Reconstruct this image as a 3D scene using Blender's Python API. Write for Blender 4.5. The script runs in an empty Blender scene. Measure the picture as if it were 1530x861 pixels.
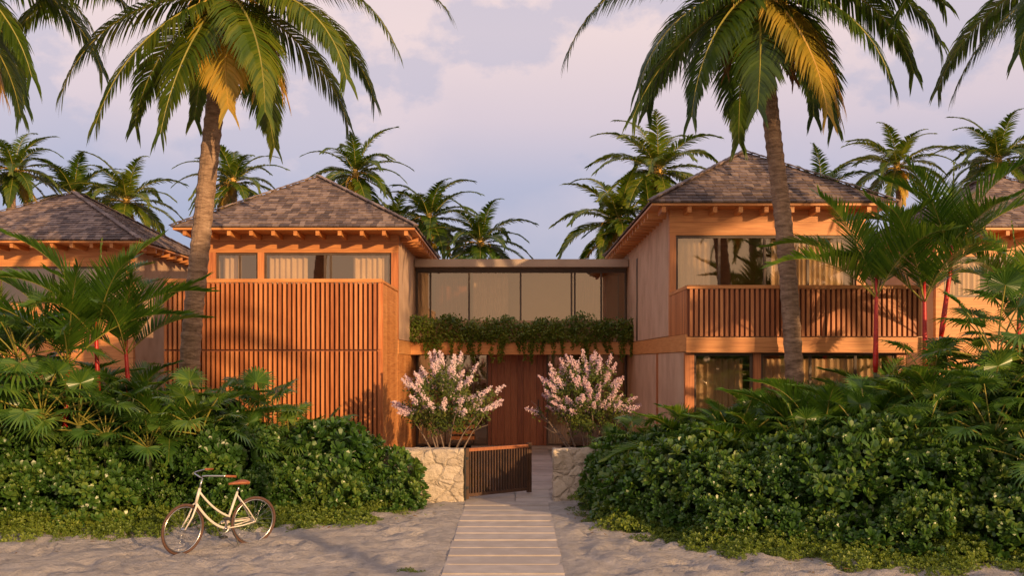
import bpy, math, random
from mathutils import Vector, Matrix, noise
random.seed(11)
R=random.uniform
rad=math.radians
SUN_AZ=35.0; SUN_EL=12.0
V=Vector
# ---------------------------------------------------------------- materials
def newmat(name):
    m=bpy.data.materials.new(name); m.use_nodes=True
    nt=m.node_tree; nt.nodes.clear()
    return m,nt,nt.nodes,nt.links
def ramp(N,stops):
    r=N.new('ShaderNodeValToRGB'); e=r.color_ramp.elements
    while len(e)<len(stops): e.new(0.5)
    for i,(p,c) in enumerate(stops):
        e[i].position=p; e[i].color=(c[0],c[1],c[2],1)
    return r
def coords(N,L,scale=(1,1,1),kind='Object',rot=(0,0,0)):
    tc=N.new('ShaderNodeTexCoord'); mp=N.new('ShaderNodeMapping')
    mp.inputs['Scale'].default_value=scale; mp.inputs['Rotation'].default_value=rot
    L.new(tc.outputs[kind],mp.inputs['Vector']); return mp
def leafmat(name,c1,c2,c3,trans=0.3,rough=0.4,tcol=None):
    m,nt,N,L=newmat(name)
    g=N.new('ShaderNodeNewGeometry'); r=ramp(N,[(0,c1),(0.55,c2),(1,c3)])
    oi=N.new('ShaderNodeObjectInfo')
    nz=N.new('ShaderNodeTexNoise'); nz.inputs['Scale'].default_value=1.3
    tc=N.new('ShaderNodeTexCoord'); L.new(tc.outputs['Object'],nz.inputs['Vector'])
    ad=N.new('ShaderNodeMath'); ad.operation='MULTIPLY_ADD'; ad.inputs[1].default_value=0.5
    L.new(g.outputs['Random Per Island'],ad.inputs[0])
    s=N.new('ShaderNodeMath'); s.operation='MULTIPLY_ADD'; s.inputs[1].default_value=1.0; s.inputs[2].default_value=-0.42
    L.new(nz.outputs['Fac'],s.inputs[0])
    s2=N.new('ShaderNodeMath'); s2.operation='MULTIPLY_ADD'; s2.inputs[1].default_value=.35; L.new(oi.outputs['Random'],s2.inputs[0]); L.new(s.outputs[0],s2.inputs[2])
    L.new(s2.outputs[0],ad.inputs[2]); L.new(ad.outputs[0],r.inputs[0])
    p=N.new('ShaderNodeBsdfPrincipled'); p.inputs['Roughness'].default_value=rough
    L.new(r.outputs[0],p.inputs['Base Color'])
    t=N.new('ShaderNodeBsdfTranslucent')
    mx=N.new('ShaderNodeMix'); mx.data_type='RGBA'; mx.blend_type='MULTIPLY'; mx.inputs[0].default_value=1
    tc2=tcol or (1.8,1.6,0.6); mx.inputs[7].default_value=(*tc2,1)
    L.new(r.outputs[0],mx.inputs[6]); L.new(mx.outputs[2],t.inputs['Color'])
    ms=N.new('ShaderNodeMixShader'); ms.inputs[0].default_value=trans
    L.new(p.outputs[0],ms.inputs[1]); L.new(t.outputs[0],ms.inputs[2])
    o=N.new('ShaderNodeOutputMaterial'); L.new(ms.outputs[0],o.inputs[0]); return m
def noisemat(name,stops,scale=(1,1,1),nscale=5,detail=6,rough=0.6,bump=0.3,bdist=0.01,island=0.0,bscale=None,spec=0.5,metal=0):
    m,nt,N,L=newmat(name)
    mp=coords(N,L,scale)
    nz=N.new('ShaderNodeTexNoise'); nz.inputs['Scale'].default_value=nscale; nz.inputs['Detail'].default_value=detail
    L.new(mp.outputs[0],nz.inputs['Vector'])
    r=ramp(N,stops)
    g=N.new('ShaderNodeNewGeometry')
    a=N.new('ShaderNodeMath'); a.operation='SUBTRACT'; a.inputs[1].default_value=0.5
    L.new(g.outputs['Random Per Island'],a.inputs[0])
    b=N.new('ShaderNodeMath'); b.operation='MULTIPLY_ADD'; b.inputs[1].default_value=island
    L.new(a.outputs[0],b.inputs[0]); L.new(nz.outputs['Fac'],b.inputs[2]); L.new(b.outputs[0],r.inputs[0])
    p=N.new('ShaderNodeBsdfPrincipled'); p.inputs['Roughness'].default_value=rough; p.inputs['Metallic'].default_value=metal
    p.inputs['Specular IOR Level'].default_value=spec
    L.new(r.outputs[0],p.inputs['Base Color'])
    bp=N.new('ShaderNodeBump'); bp.inputs['Strength'].default_value=bump; bp.inputs['Distance'].default_value=bdist
    if bscale:
        n2=N.new('ShaderNodeTexNoise'); n2.inputs['Scale'].default_value=bscale; n2.inputs['Detail'].default_value=8
        L.new(mp.outputs[0],n2.inputs['Vector']); L.new(n2.outputs['Fac'],bp.inputs['Height'])
    else: L.new(nz.outputs['Fac'],bp.inputs['Height'])
    L.new(bp.outputs[0],p.inputs['Normal'])
    o=N.new('ShaderNodeOutputMaterial'); L.new(p.outputs[0],o.inputs[0]); return m

M={}
M['woodv']=noisemat('wood_vertical',[(0.2,(.34,.105,.034)),(0.5,(.52,.185,.062)),(0.8,(.66,.27,.10))],(9,9,.6),3,5,.45,.3,.004,.45)
M['woodh']=noisemat('wood_horizontal',[(0.25,(.42,.155,.045)),(0.5,(.60,.25,.078)),(0.75,(.70,.34,.12))],(.6,.6,12),3,5,.5,.3,.004,.3)
M['wooddark']=noisemat('wood_door',[(0.25,(.19,.058,.025)),(0.5,(.29,.10,.045)),(0.8,(.37,.145,.065))],(9,9,.6),3,5,.45,.3,.004,.35)
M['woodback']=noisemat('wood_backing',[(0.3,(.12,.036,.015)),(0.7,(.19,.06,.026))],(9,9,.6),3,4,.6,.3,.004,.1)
M['gatewood']=noisemat('gate_wood',[(0.3,(.045,.025,.016)),(0.7,(.10,.05,.028))],(4,4,2),3,4,.5,.3,.004,.2)
M['stucco']=noisemat('stucco_wall',[(0.3,(.47,.30,.19)),(0.5,(.56,.37,.24)),(0.7,(.62,.42,.28))],(1,1,.7),2.2,10,.85,.45,.015,0,45)
M['concrete']=noisemat('path_stone',[(0.3,(.38,.335,.305)),(0.7,(.52,.465,.425))],(1,1,1),4,8,.8,.4,.006,.5,40)
M['fascia']=noisemat('fascia_metal',[(0.3,(.40,.31,.24)),(0.7,(.48,.37,.29))],(1,1,1),2,3,.5,.1,.004,.1)
M['frame']=noisemat('bronze_frame',[(0.3,(.07,.045,.03)),(0.7,(.11,.07,.045))],(1,1,1),3,3,.4,.1,.003,.1)
M['shingle']=noisemat('roof_shingle',[(0.15,(.085,.06,.055)),(0.5,(.17,.12,.105)),(0.85,(.29,.215,.18))],(3,3,3),3,6,.75,.5,.01,.8)
M['curtain']=noisemat('curtain_cloth',[(0.3,(.68,.56,.42)),(0.7,(.78,.66,.50))],(1,1,1),3,3,.9,.1,.004)
M['inside']=noisemat('interior_wall',[(0.3,(.54,.38,.22)),(0.7,(.64,.46,.28))],(1,1,1),1,3,.7,.1,.004)
M['trunk']=noisemat('palm_bark',[(0.25,(.13,.08,.05)),(0.5,(.31,.20,.13)),(0.8,(.50,.35,.24))],(2.5,2.5,9),2.2,8,.85,1,.03,0,7)
M['bark']=noisemat('bark',[(0.3,(.12,.08,.06)),(0.7,(.26,.19,.15))],(3,3,6),3,6,.8,.5,.01)
M['rachis']=noisemat('frond_stem',[(0.3,(.20,.19,.035)),(0.7,(.34,.30,.06))],(1,1,1),3,3,.5,.1,.004)
M['rachisy']=noisemat('frond_stem_yellow',[(0.3,(.48,.27,.05)),(0.7,(.62,.38,.08))],(1,1,1),3,3,.5,.1,.004)
M['red']=noisemat('red_crownshaft',[(0.3,(.40,.012,.010)),(0.7,(.60,.03,.02))],(1,1,4),4,3,.35,.1,.004)
M['greenstem']=noisemat('green_cane',[(0.3,(.06,.09,.03)),(0.7,(.16,.17,.07))],(1,1,8),4,3,.5,.3,.01)
M['palmleaf']=leafmat('palm_leaflet',(.025,.060,.008),(.075,.13,.012),(.20,.22,.02),.38,.34)
M['palmyellow']=leafmat('palm_leaflet_yellow',(.20,.17,.015),(.42,.29,.03),(.58,.36,.05),.35,.5)
M['palmbrown']=leafmat('palm_leaflet_dry',(.14,.08,.03),(.26,.15,.05),(.38,.23,.08),.3,.7)
M['liplf']=leafmat('lipstick_leaflet',(.035,.095,.014),(.09,.185,.02),(.22,.30,.035),.35,.33)
M['fanlf']=leafmat('fan_leaf',(.034,.10,.02),(.08,.175,.028),(.20,.30,.045),.32,.30)
M['shrub']=leafmat('shrub_leaf',(.022,.068,.013),(.06,.14,.022),(.19,.26,.045),.2,.34)
M['cover']=leafmat('groundcover_leaf',(.07,.12,.014),(.15,.22,.024),(.28,.33,.05),.25,.5)
M['vine']=leafmat('vine_leaf',(.045,.09,.01),(.12,.18,.02),(.25,.28,.04),.25,.5)
M['flower']=leafmat('flower_petal',(.64,.44,.50),(.80,.62,.66),(.90,.79,.78),.3,.6,(1,.9,.92))
M['treelf']=leafmat('myrtle_leaf',(.04,.075,.012),(.09,.13,.02),(.18,.17,.035),.3,.5)
M['bikepaint']=noisemat('cream_paint',[(0.3,(.66,.60,.52)),(0.7,(.72,.66,.58))],(1,1,1),3,2,.25,.02,.001)
M['leather']=noisemat('brown_leather',[(0.3,(.24,.075,.025)),(0.7,(.36,.12,.04))],(1,1,1),30,3,.45,.2,.001)
M['tyre']=noisemat('tyre_rubber',[(0.3,(.07,.035,.025)),(0.7,(.12,.06,.04))],(1,1,1),30,3,.7,.2,.001)
M['steel']=noisemat('chrome',[(0.3,(.5,.5,.5)),(0.7,(.62,.62,.62))],(1,1,1),3,2,.25,0,.001,metal=1)
M['black']=noisemat('black_metal',[(0.3,(.02,.02,.02)),(0.7,(.04,.04,.04))],(1,1,1),3,2,.45,0,.001)
m,nt,N,L=newmat('window_glass')
t=N.new('ShaderNodeBsdfTransparent'); t.inputs[0].default_value=(.84,.75,.64,1)
g=N.new('ShaderNodeBsdfGlossy'); g.inputs['Roughness'].default_value=.02; g.inputs['Color'].default_value=(.95,.80,.62,1)
ms=N.new('ShaderNodeMixShader'); ms.inputs[0].default_value=.24
L.new(t.outputs[0],ms.inputs[1]); L.new(g.outputs[0],ms.inputs[2])
o=N.new('ShaderNodeOutputMaterial'); L.new(ms.outputs[0],o.inputs[0]); M['glass']=m
# sand
m,nt,N,L=newmat('sand')
mp=coords(N,L)
n1=N.new('ShaderNodeTexNoise'); n1.inputs['Scale'].default_value=.9; n1.inputs['Detail'].default_value=8
n2=N.new('ShaderNodeTexNoise'); n2.inputs['Scale'].default_value=6; n2.inputs['Detail'].default_value=10
n2.inputs['Roughness'].default_value=.7
n3=N.new('ShaderNodeTexVoronoi'); n3.inputs['Scale'].default_value=3.2; n3.feature='SMOOTH_F1'
n4=N.new('ShaderNodeTexNoise'); n4.inputs['Scale'].default_value=120
for n in (n1,n2,n3,n4): L.new(mp.outputs[0],n.inputs['Vector'])
r=ramp(N,[(.36,(.42,.385,.365)),(.5,(.55,.505,.475)),(.64,(.65,.60,.57))])
cmx=N.new('ShaderNodeMath'); cmx.operation='MULTIPLY_ADD'; cmx.inputs[1].default_value=.7; L.new(n2.outputs['Fac'],cmx.inputs[0])
cm2=N.new('ShaderNodeMath'); cm2.operation='MULTIPLY'; cm2.inputs[1].default_value=.3; L.new(n1.outputs['Fac'],cm2.inputs[0]); L.new(cm2.outputs[0],cmx.inputs[2])
L.new(cmx.outputs[0],r.inputs[0])
def mad(a,mul,add=None):
    x=N.new('ShaderNodeMath'); x.operation='MULTIPLY_ADD'; L.new(a,x.inputs[0]); x.inputs[1].default_value=mul
    if add is not None: L.new(add,x.inputs[2])
    else: x.inputs[2].default_value=0
    return x.outputs[0]
h=mad(n2.outputs['Fac'],1.2,mad(n3.outputs['Distance'],.7,mad(n4.outputs['Fac'],.06)))
bp=N.new('ShaderNodeBump'); bp.inputs['Strength'].default_value=1; bp.inputs['Distance'].default_value=.16; L.new(h,bp.inputs['Height'])
p=N.new('ShaderNodeBsdfPrincipled'); p.inputs['Roughness'].default_value=.9; p.inputs['Specular IOR Level'].default_value=.2
L.new(r.outputs[0],p.inputs['Base Color']); L.new(bp.outputs[0],p.inputs['Normal'])
o=N.new('ShaderNodeOutputMaterial'); L.new(p.outputs[0],o.inputs[0]); M['sand']=m
# stone wall
m,nt,N,L=newmat('rubble_stone')
mp=coords(N,L,(1,1,1.25))
dn=N.new('ShaderNodeTexNoise'); dn.inputs['Scale'].default_value=4; dn.inputs['Detail'].default_value=5; L.new(mp.outputs[0],dn.inputs['Vector'])
mixv=N.new('ShaderNodeMix'); mixv.data_type='RGBA'; mixv.blend_type='ADD'; mixv.inputs[0].default_value=.3
L.new(mp.outputs[0],mixv.inputs[6]); L.new(dn.outputs['Color'],mixv.inputs[7])
v1=N.new('ShaderNodeTexVoronoi'); v1.feature='DISTANCE_TO_EDGE'; v1.inputs['Scale'].default_value=3.0
v2=N.new('ShaderNodeTexVoronoi'); v2.inputs['Scale'].default_value=3.0
for v in (v1,v2): L.new(mixv.outputs[2],v.inputs['Vector'])
nn=N.new('ShaderNodeTexNoise'); nn.inputs['Scale'].default_value=9; nn.inputs['Detail'].default_value=11; nn.inputs['Roughness'].default_value=.65; L.new(mp.outputs[0],nn.inputs['Vector'])
sx=N.new('ShaderNodeSeparateColor'); L.new(v2.outputs['Color'],sx.inputs[0])
ad=N.new('ShaderNodeMath'); ad.operation='MULTIPLY_ADD'; ad.inputs[1].default_value=.38; L.new(sx.outputs[0],ad.inputs[0]); 
x2=mad(nn.outputs['Fac'],.7); L.new(x2,ad.inputs[2])
r=ramp(N,[(.25,(.38,.31,.235)),(.5,(.52,.44,.345)),(.8,(.64,.55,.44))]); L.new(ad.outputs[0],r.inputs[0])
jr=ramp(N,[(0,(.78,.75,.71)),(.025,(1,1,1))]); L.new(v1.outputs['Distance'],jr.inputs[0])
mm=N.new('ShaderNodeMix'); mm.data_type='RGBA'; mm.blend_type='MULTIPLY'; mm.inputs[0].default_value=1
L.new(r.outputs[0],mm.inputs[6]); L.new(jr.outputs[0],mm.inputs[7])
hr=ramp(N,[(0,(0,0,0)),(.14,(1,1,1))]); L.new(v1.outputs['Distance'],hr.inputs[0])
hh=N.new('ShaderNodeMath'); hh.operation='MULTIPLY_ADD'; L.new(nn.outputs['Fac'],hh.inputs[0]); hh.inputs[1].default_value=1.8; L.new(hr.outputs[0],hh.inputs[2])
bp=N.new('ShaderNodeBump'); bp.inputs['Distance'].default_value=.035; bp.inputs['Strength'].default_value=.9; L.new(hh.outputs[0],bp.inputs['Height'])
p=N.new('ShaderNodeBsdfPrincipled'); p.inputs['Roughness'].default_value=.85
L.new(mm.outputs[2],p.inputs['Base Color']); L.new(bp.outputs[0],p.inputs['Normal'])
o=N.new('ShaderNodeOutputMaterial'); L.new(p.outputs[0],o.inputs[0]); M['stone']=m

# ---------------------------------------------------------------- mesh builder
class MB:
    def __init__(s): s.v=[]; s.f=[]; s.m=[]; s.mats=[]
    def mi(s,k):
        if k not in s.mats: s.mats.append(k)
        return s.mats.index(k)
    def box(s,x0,x1,y0,y1,z0,z1,k):
        b=len(s.v); i=s.mi(k)
        s.v+=[(x0,y0,z0),(x1,y0,z0),(x1,y1,z0),(x0,y1,z0),(x0,y0,z1),(x1,y0,z1),(x1,y1,z1),(x0,y1,z1)]
        for f in ((0,3,2,1),(4,5,6,7),(0,1,5,4),(1,2,6,5),(2,3,7,6),(3,0,4,7)):
            s.f.append(tuple(b+q for q in f)); s.m.append(i)
    def obox(s,c,ax,ay,az,k):
        b=len(s.v); i=s.mi(k)
        for sz in (-1,1):
            for sx,sy in ((-1,-1),(1,-1),(1,1),(-1,1)):
                s.v.append(tuple(c+ax*sx+ay*sy+az*sz))
        for f in ((0,3,2,1),(4,5,6,7),(0,1,5,4),(1,2,6,5),(2,3,7,6),(3,0,4,7)):
            s.f.append(tuple(b+q for q in f)); s.m.append(i)
    def poly(s,pts,k):
        b=len(s.v); s.v+=[tuple(p) for p in pts]; s.f.append(tuple(range(b,b+len(pts)))); s.m.append(s.mi(k))
    def tube(s,pts,rs,k,n=8,cap=True,closed=False):
        i=s.mi(k); b=len(s.v); P=[V(p) for p in pts]; m=len(P)
        if not isinstance(rs,(list,tuple)): rs=[rs]*m
        prev=None
        for j,p in enumerate(P):
            if closed: t=(P[(j+1)%m]-P[j-1])
            else: t=P[min(j+1,m-1)]-P[max(j-1,0)]
            t.normalize()
            if prev is None:
                a=V((0,0,1)) if abs(t.z)<.9 else V((1,0,0))
                u=(a-t*a.dot(t)).normalized()
            else:
                u=(prev-t*prev.dot(t)).normalized()
            prev=u; w=t.cross(u)
            for q in range(n):
                an=2*math.pi*q/n
                s.v.append(tuple(p+(u*math.cos(an)+w*math.sin(an))*rs[j]))
        rng=m if closed else m-1
        for j in range(rng):
            j2=(j+1)%m
            for q in range(n):
                s.f.append((b+j*n+q,b+j*n+(q+1)%n,b+j2*n+(q+1)%n,b+j2*n+q)); s.m.append(i)
        if cap and not closed:
            s.f.append(tuple(b+q for q in range(n))[::-1]); s.m.append(i)
            s.f.append(tuple(b+(m-1)*n+q for q in range(n))); s.m.append(i)
    def leaf(s,p,d,side,L_,w,k,bend=0.15,ob=.6):
        i=s.mi(k); b=len(s.v); n=d.cross(side)
        s.v+=[tuple(p),tuple(p+d*L_*.5+side*w*ob-n*0),tuple(p+d*L_*.5-side*w*ob),
              tuple(p+d*L_*.82+side*w-n*L_*bend*.5),tuple(p+d*L_*.82-side*w-n*L_*bend*.5),tuple(p+d*L_-n*L_*bend)]
        s.f+=[(b,b+2,b+1),(b+1,b+2,b+4,b+3),(b+3,b+4,b+5)]; s.m+=[i,i,i]
    def mesh(s,name,smooth=False):
        me=bpy.data.meshes.new(name); me.from_pydata(s.v,[],s.f)
        for k in s.mats: me.materials.append(M[k])
        me.polygons.foreach_set('material_index',s.m)
        if smooth: me.polygons.foreach_set('use_smooth',[True]*len(s.f))
        me.update(); return me
def link(name,me,parent=None,loc=(0,0,0),rot=(0,0,0),sc=(1,1,1)):
    o=bpy.data.objects.new(name,me); bpy.context.scene.collection.objects.link(o)
    o.location=loc; o.rotation_euler=rot
    o.scale=sc if isinstance(sc,(tuple,list)) else (sc,sc,sc)
    if parent: o.parent=parent
    return o
def empty(name,loc=(0,0,0),rot=(0,0,0),sc=1):
    o=link(name,None,None,loc,rot,sc); o.empty_display_size=.2; return o
def rv():
    while True:
        v=V((R(-1,1),R(-1,1),R(-1,1)))
        if .05<v.length<1: return v.normalized()

# ---------------------------------------------------------------- vegetation
def frond(mb,base,az,el,L_,droop,ll,lw,n,kl,kr,g=.28,vee=.25,start=.1,rr=.022,sweep=.45,pw=1.3,jt=.12,roll0=.35):
    pts=[];dirs=[];p=V(base); seg=14
    h=V((math.cos(az),math.sin(az),0)); side=V((-math.sin(az),math.cos(az),0))
    tw=R(-.25,.25)
    for i in range(seg+1):
        t=i/seg; e=el-droop*t**pw
        d=h*math.cos(e)+V((0,0,1))*math.sin(e); d=(d+side*tw*t*.6).normalized()
        pts.append(p.copy()); dirs.append(d); p=p+d*(L_/seg)
    mb.tube(pts,[rr*(1-.85*i/seg) for i in range(seg+1)],kr,4,False)
    i0=mb.mi(kl)
    roll=R(-roll0,roll0)
    for j in range(n):
        t=start+(1-start)*(j+R(-.3,.3))/n; t=min(max(t,0),.999)
        q=t*seg; a=int(q); fr=q-a
        pos=pts[a].lerp(pts[a+1],fr); tan=dirs[a].lerp(dirs[min(a+1,seg)],fr).normalized()
        up=side.cross(tan).normalized(); ee=el-droop*t**pw
        if up.dot(V((0,0,1))*math.cos(ee)-h*math.sin(ee))<0: up=-up
        s_=(side*math.cos(roll*t)+up*math.sin(roll*t)).normalized()
        tt=(t-start)/(1-start)
        prof=(.45+.55*math.sin(math.pi*min(1,tt*1.0+.15)))*(1-.35*tt) if tt<.95 else .45
        for sg in (1,-1):
            l=ll*prof*R(.88,1.08); sw=sweep+tt*.7+R(-jt,jt)
            d=(s_*sg*math.cos(sw)+tan*math.sin(sw)+up*(vee+R(-.1,.1))).normalized()
            wv=(tan-d*tan.dot(d)); 
            if wv.length<.1: wv=up-d*up.dot(d)
            wv.normalize()
            b=len(mb.v); c=pos.copy(); w=lw*R(.8,1.15)
            ws=[.45,1,.75,0]
            for kx in range(3):
                mb.v.append(tuple(c+wv*w*ws[kx]*.5)); mb.v.append(tuple(c-wv*w*ws[kx]*.5))
                c=c+d*(l/3); d=(d+V((0,0,-g))).normalized(); wv=(wv-d*wv.dot(d)).normalized()
            mb.v.append(tuple(c))
            mb.f+=[(b,b+1,b+3,b+2),(b+2,b+3,b+5,b+4),(b+4,b+5,b+6)]; mb.m+=[i0]*3
def crown_extra(mb):
    for i in range(22):
        az=R(0,6.28); e=rad(R(-20,50)); pts=[]; p=V((0,0,-.25))
        for k in range(8):
            pts.append(p.copy()); e2=e-k*.3; p=p+V((math.cos(az)*math.cos(e2),math.sin(az)*math.cos(e2),math.sin(e2)))*.17
        mb.tube(pts,[.018*(1-k*.1) for k in range(8)],'rachisy',4)
    mb.tube([(0,0,-.9),(0,0,-.55),(0,0,-.2),(0,0,.15),(0,0,.5)],[.15,.2,.21,.15,.03],'rachisy',10)
def crown_mesh(nf,L_,ll,lw,n,name,yellow=3,lo=-50,hi=80,g=.28,rr=.028):
    mb=MB()
    for i in range(nf):
        t=(i+.5)/nf; az=i*2.39996+R(-.25,.25)
        el=rad(hi+(lo-hi)*t**.85+R(-6,6))
        frond(mb,(math.cos(az)*.1,math.sin(az)*.1,-.25*t),az,el,L_*R(.85,1.08),rad(R(75,100)*(1-.35*t)),ll,lw,n,'palmleaf','rachis',g,.22,rr=rr)
    for i in range(yellow):
        az=R(0,6.28); frond(mb,(0,0,-.3),az,rad(R(-65,-20)),L_*R(.55,.8),rad(R(25,50)),ll*.9,lw,int(n*.8),'palmyellow','rachisy',g,.1,rr=rr)
    crown_extra(mb)
    return mb.mesh(name)
def crown_list(name,L):
    mb=MB()
    for (az,el,ln,dr,kind) in L:
        a=rad(az+R(-4,4)); kl,kr={'g':('palmleaf','rachis'),'y':('palmyellow','rachisy'),'b':('palmbrown','rachisy')}[kind]
        q=1 if kind!='b' else .6
        frond(mb,(math.cos(a)*.12,math.sin(a)*.12,-.1 if el>0 else -.3),a,rad(el),ln,rad(dr),1.12*q,.052,int(29*ln),kl,kr,.52,.05,.08,.034,.34,1.15,.04,.25)
    crown_extra(mb); return mb.mesh(name)
def palm_trunk(path,r0,r1,name):
    mb=MB(); pts=[];rs=[]
    P=[V(p) for p in path]; n=len(P)-1; per=26
    def cat(i,t):
        a=P[max(i-1,0)];b=P[i];c=P[i+1];d=P[min(i+2,n)]
        return .5*((2*b)+(c-a)*t+(2*a-5*b+4*c-d)*t*t+(-a+3*b-3*c+d)*t**3)
    for i in range(n):
        for k in range(per):
            pts.append(cat(i,k/per))
    pts.append(P[-1]); m=len(pts)
    for k in range(m):
        t=k/(m-1); r=r0+(r1-r0)*t
        if t<.06: r*=1+ (0.06-t)*7
        r*= 1+ (.075 if k%3==0 else (-.03 if k%3==1 else .0)) +R(-.015,.015); rs.append(r)
    mb.tube(pts,rs,'trunk',16)
    return mb.mesh(name,False)
# az 0 = right, 90 = away from the beach, 180 = left, 270 = towards the beach
UP=[(20,75,4.0,70,'g'),(150,70,4.0,75,'g'),(80,60,4.2,80,'g'),(265,72,4.0,70,'g'),(210,55,4.4,85,'g'),(330,55,4.4,85,'g')]
CRL=crown_list('coconut_crown_a',UP+[(182,18,5.2,88,'g'),(205,-8,3.9,70,'g'),(228,-30,3.9,48,'g'),(250,-48,3.6,30,'g'),(303,-30,3.7,50,'g'),
  (325,-2,3.9,78,'g'),(345,14,4.0,85,'g'),(2,30,4.6,80,'g'),(45,10,4.2,80,'g'),(120,5,4.2,80,'g'),(150,-15,3.6,60,'g'),(30,-20,3.4,55,'g'),(85,-30,3.4,45,'g'),
  (280,-55,2.9,20,'y'),(320,-52,2.3,25,'y'),(350,-48,2.3,30,'y'),(200,-65,1.6,15,'b'),(20,-60,1.8,20,'b')])
CRR=crown_list('coconut_crown_b',UP+[(186,16,4.3,92,'g'),(206,-14,3.5,62,'g'),(226,-35,3.5,45,'g'),(262,-52,3.0,25,'g'),(318,-15,3.5,65,'g'),
  (338,8,3.8,80,'g'),(358,30,4.0,84,'g'),(8,12,4.0,88,'g'),(50,5,4.2,80,'g'),(125,8,4.2,80,'g'),(155,-22,3.3,50,'g'),(28,-25,3.2,55,'g'),(90,-25,3.4,50,'g'),
  (300,-42,3.3,38,'y'),(325,-48,3.1,30,'y'),(345,-40,2.7,40,'y'),(205,-62,1.8,15,'b'),(250,-60,1.5,20,'y'),(20,-60,1.8,20,'b')])
CRB=[crown_mesh(26,3.4,.78,.09,48,'far_crown_a',2,-35,80),crown_mesh(24,3.2,.74,.09,48,'far_crown_b',2,-35,80)]
def palm_tree(path,crown,r0=.2,r1=.15,rz=0,sc=1,tilt=(0,0)):
    b=V(path[0]); e=empty('coconut_palm_tree',b)
    link('trunk',palm_trunk([V(p)-b for p in path],r0,r1,'trunk'),e)
    link('crown',crown,e,V(path[-1])-b,(tilt[0],tilt[1],rz),sc)
    return e
palm_tree([(-6.55,19.3,-.1),(-6.45,19.3,2.8),(-6.27,19.3,4.78),(-6.02,19.3,7.18),(-5.8,19.3,9.2),(-5.70,19.3,10.2)],CRL,.20,.16,0)
palm_tree([(5.45,18.6,-.1),(5.35,18.6,2.6),(5.17,18.6,5.1),(4.95,18.6,7.0),(4.76,18.6,8.8),(4.64,18.6,10.05)],CRR,.175,.145,0)
palm_tree([(-11.6,17.4,-.1),(-11.5,17.4,3),(-11.2,17.3,6),(-10.8,17.2,10.1)],CRR,.2,.15,.5)
palm_tree([(11.9,18,-.1),(11.7,18,3),(11.4,18,6.5),(11.0,18,10.3)],CRL,.2,.15,.15,.95)
for (x,y,z,k) in [(-25.8,50,12.6,0),(-23.6,52,11.6,1),(-20.0,50,11.0,0),(-14.5,50,12.0,1),(-8.2,50,12.4,0),(-4.4,50,10.1,1),(-1.7,48,8.6,0),(-6.5,52,9.8,0),
                  (6.2,42,11.0,0),(4.4,41,8.6,1),(5.6,40,7.6,0),(19.7,50,12.8,1),(24.9,50,13.1,0),(28.5,50,12.6,1),(16.5,52,11.7,0),(-30,50,12,0),(32,52,13,1)]:
    palm_tree([(x+R(-.8,.8),y,0),(x+R(-.3,.3),y,z*.5),(x,y,z)],CRB[k],.2,.14,R(0,6.28),R(.88,1.05))
# palms out of frame toward the sun
for (x,y,z) in [(12.6,-8,10.8),(24.0,-8,12.4)]:
    palm_tree([(x+.5,y,0),(x,y,z*.5),(x-.3,y,z)],CRB[0],.2,.15,R(0,6),1.0)

def areca_mesh(name,nf,L_,ll,lw,n,lo=25,hi=85):
    mb=MB()
    for i in range(nf):
        az=i*2.39996+R(-.3,.3); t=(i+.5)/nf
        frond(mb,(math.cos(az)*.06,math.sin(az)*.06,0),az,rad(hi+(lo-hi)*t),L_*R(.75,1.1),rad(R(55,85)),ll,lw,n,'liplf','rachis',.12,.3,.25,.013,.6,jt=.07)
    return mb.mesh(name)
AR=[areca_mesh('areca_a',16,2.1,.60,.034,48),areca_mesh('areca_b',14,1.9,.54,.034,46)]
def lip_crown(name):
    mb=MB()
    for i in range(8):
        az=i*2.39996+R(-.3,.3); t=(i+.5)/8
        frond(mb,(0,0,0),az,rad(84-48*t),2.5*R(.85,1.08),rad(R(45,75)),.74,.038,50,'liplf','rachis',.08,.35,.16,.016,.6,jt=.07)
    frond(mb,(0,0,0),R(0,6),rad(88),1.9,.1,.2,.03,20,'liplf','rachis',.02,.1,.3,.016,1.2)
    return mb.mesh(name)
LC=[lip_crown('lip_a'),lip_crown('lip_b')]
def lipstick(stems):
    b=V((stems[0][0],stems[0][1],0)); e=empty('lipstick_palm',b)
    for (x,y,zt,lean,k) in stems:
        mb=MB(); base=V((x-lean,y,0))-b; top=V((x,y,zt))-b; rd=base.lerp(top,(zt-1.35)/zt)
        mb.tube([base,base.lerp(rd,.5)+V((.03,0,0)),rd],[.045,.038,.034],'greenstem',8)
        mb.tube([rd,rd.lerp(top,.12),rd.lerp(top,.6),top,top+V((0,0,.5))],[.038,.05,.042,.032,.02],'red',8)
        link('stem',mb.mesh('stem',True),e); link('crown',LC[k],e,top+V((0,0,-.05)),(0,0,R(0,6)),R(.8,1.0))
lipstick([(-7.2,16.7,3.05,-.1,0),(-7.55,16.4,2.6,.1,1),(-6.85,17.1,2.8,-.2,1)])
lipstick([(-9.6,18.0,2.5,0,1)])
lipstick([(6.3,16.9,3.8,.05,1),(7.05,16.7,3.7,-.05,0),(7.65,17.0,4.4,.6,1)])
lipstick([(9.1,17.5,3.6,.1,0)])

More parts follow.
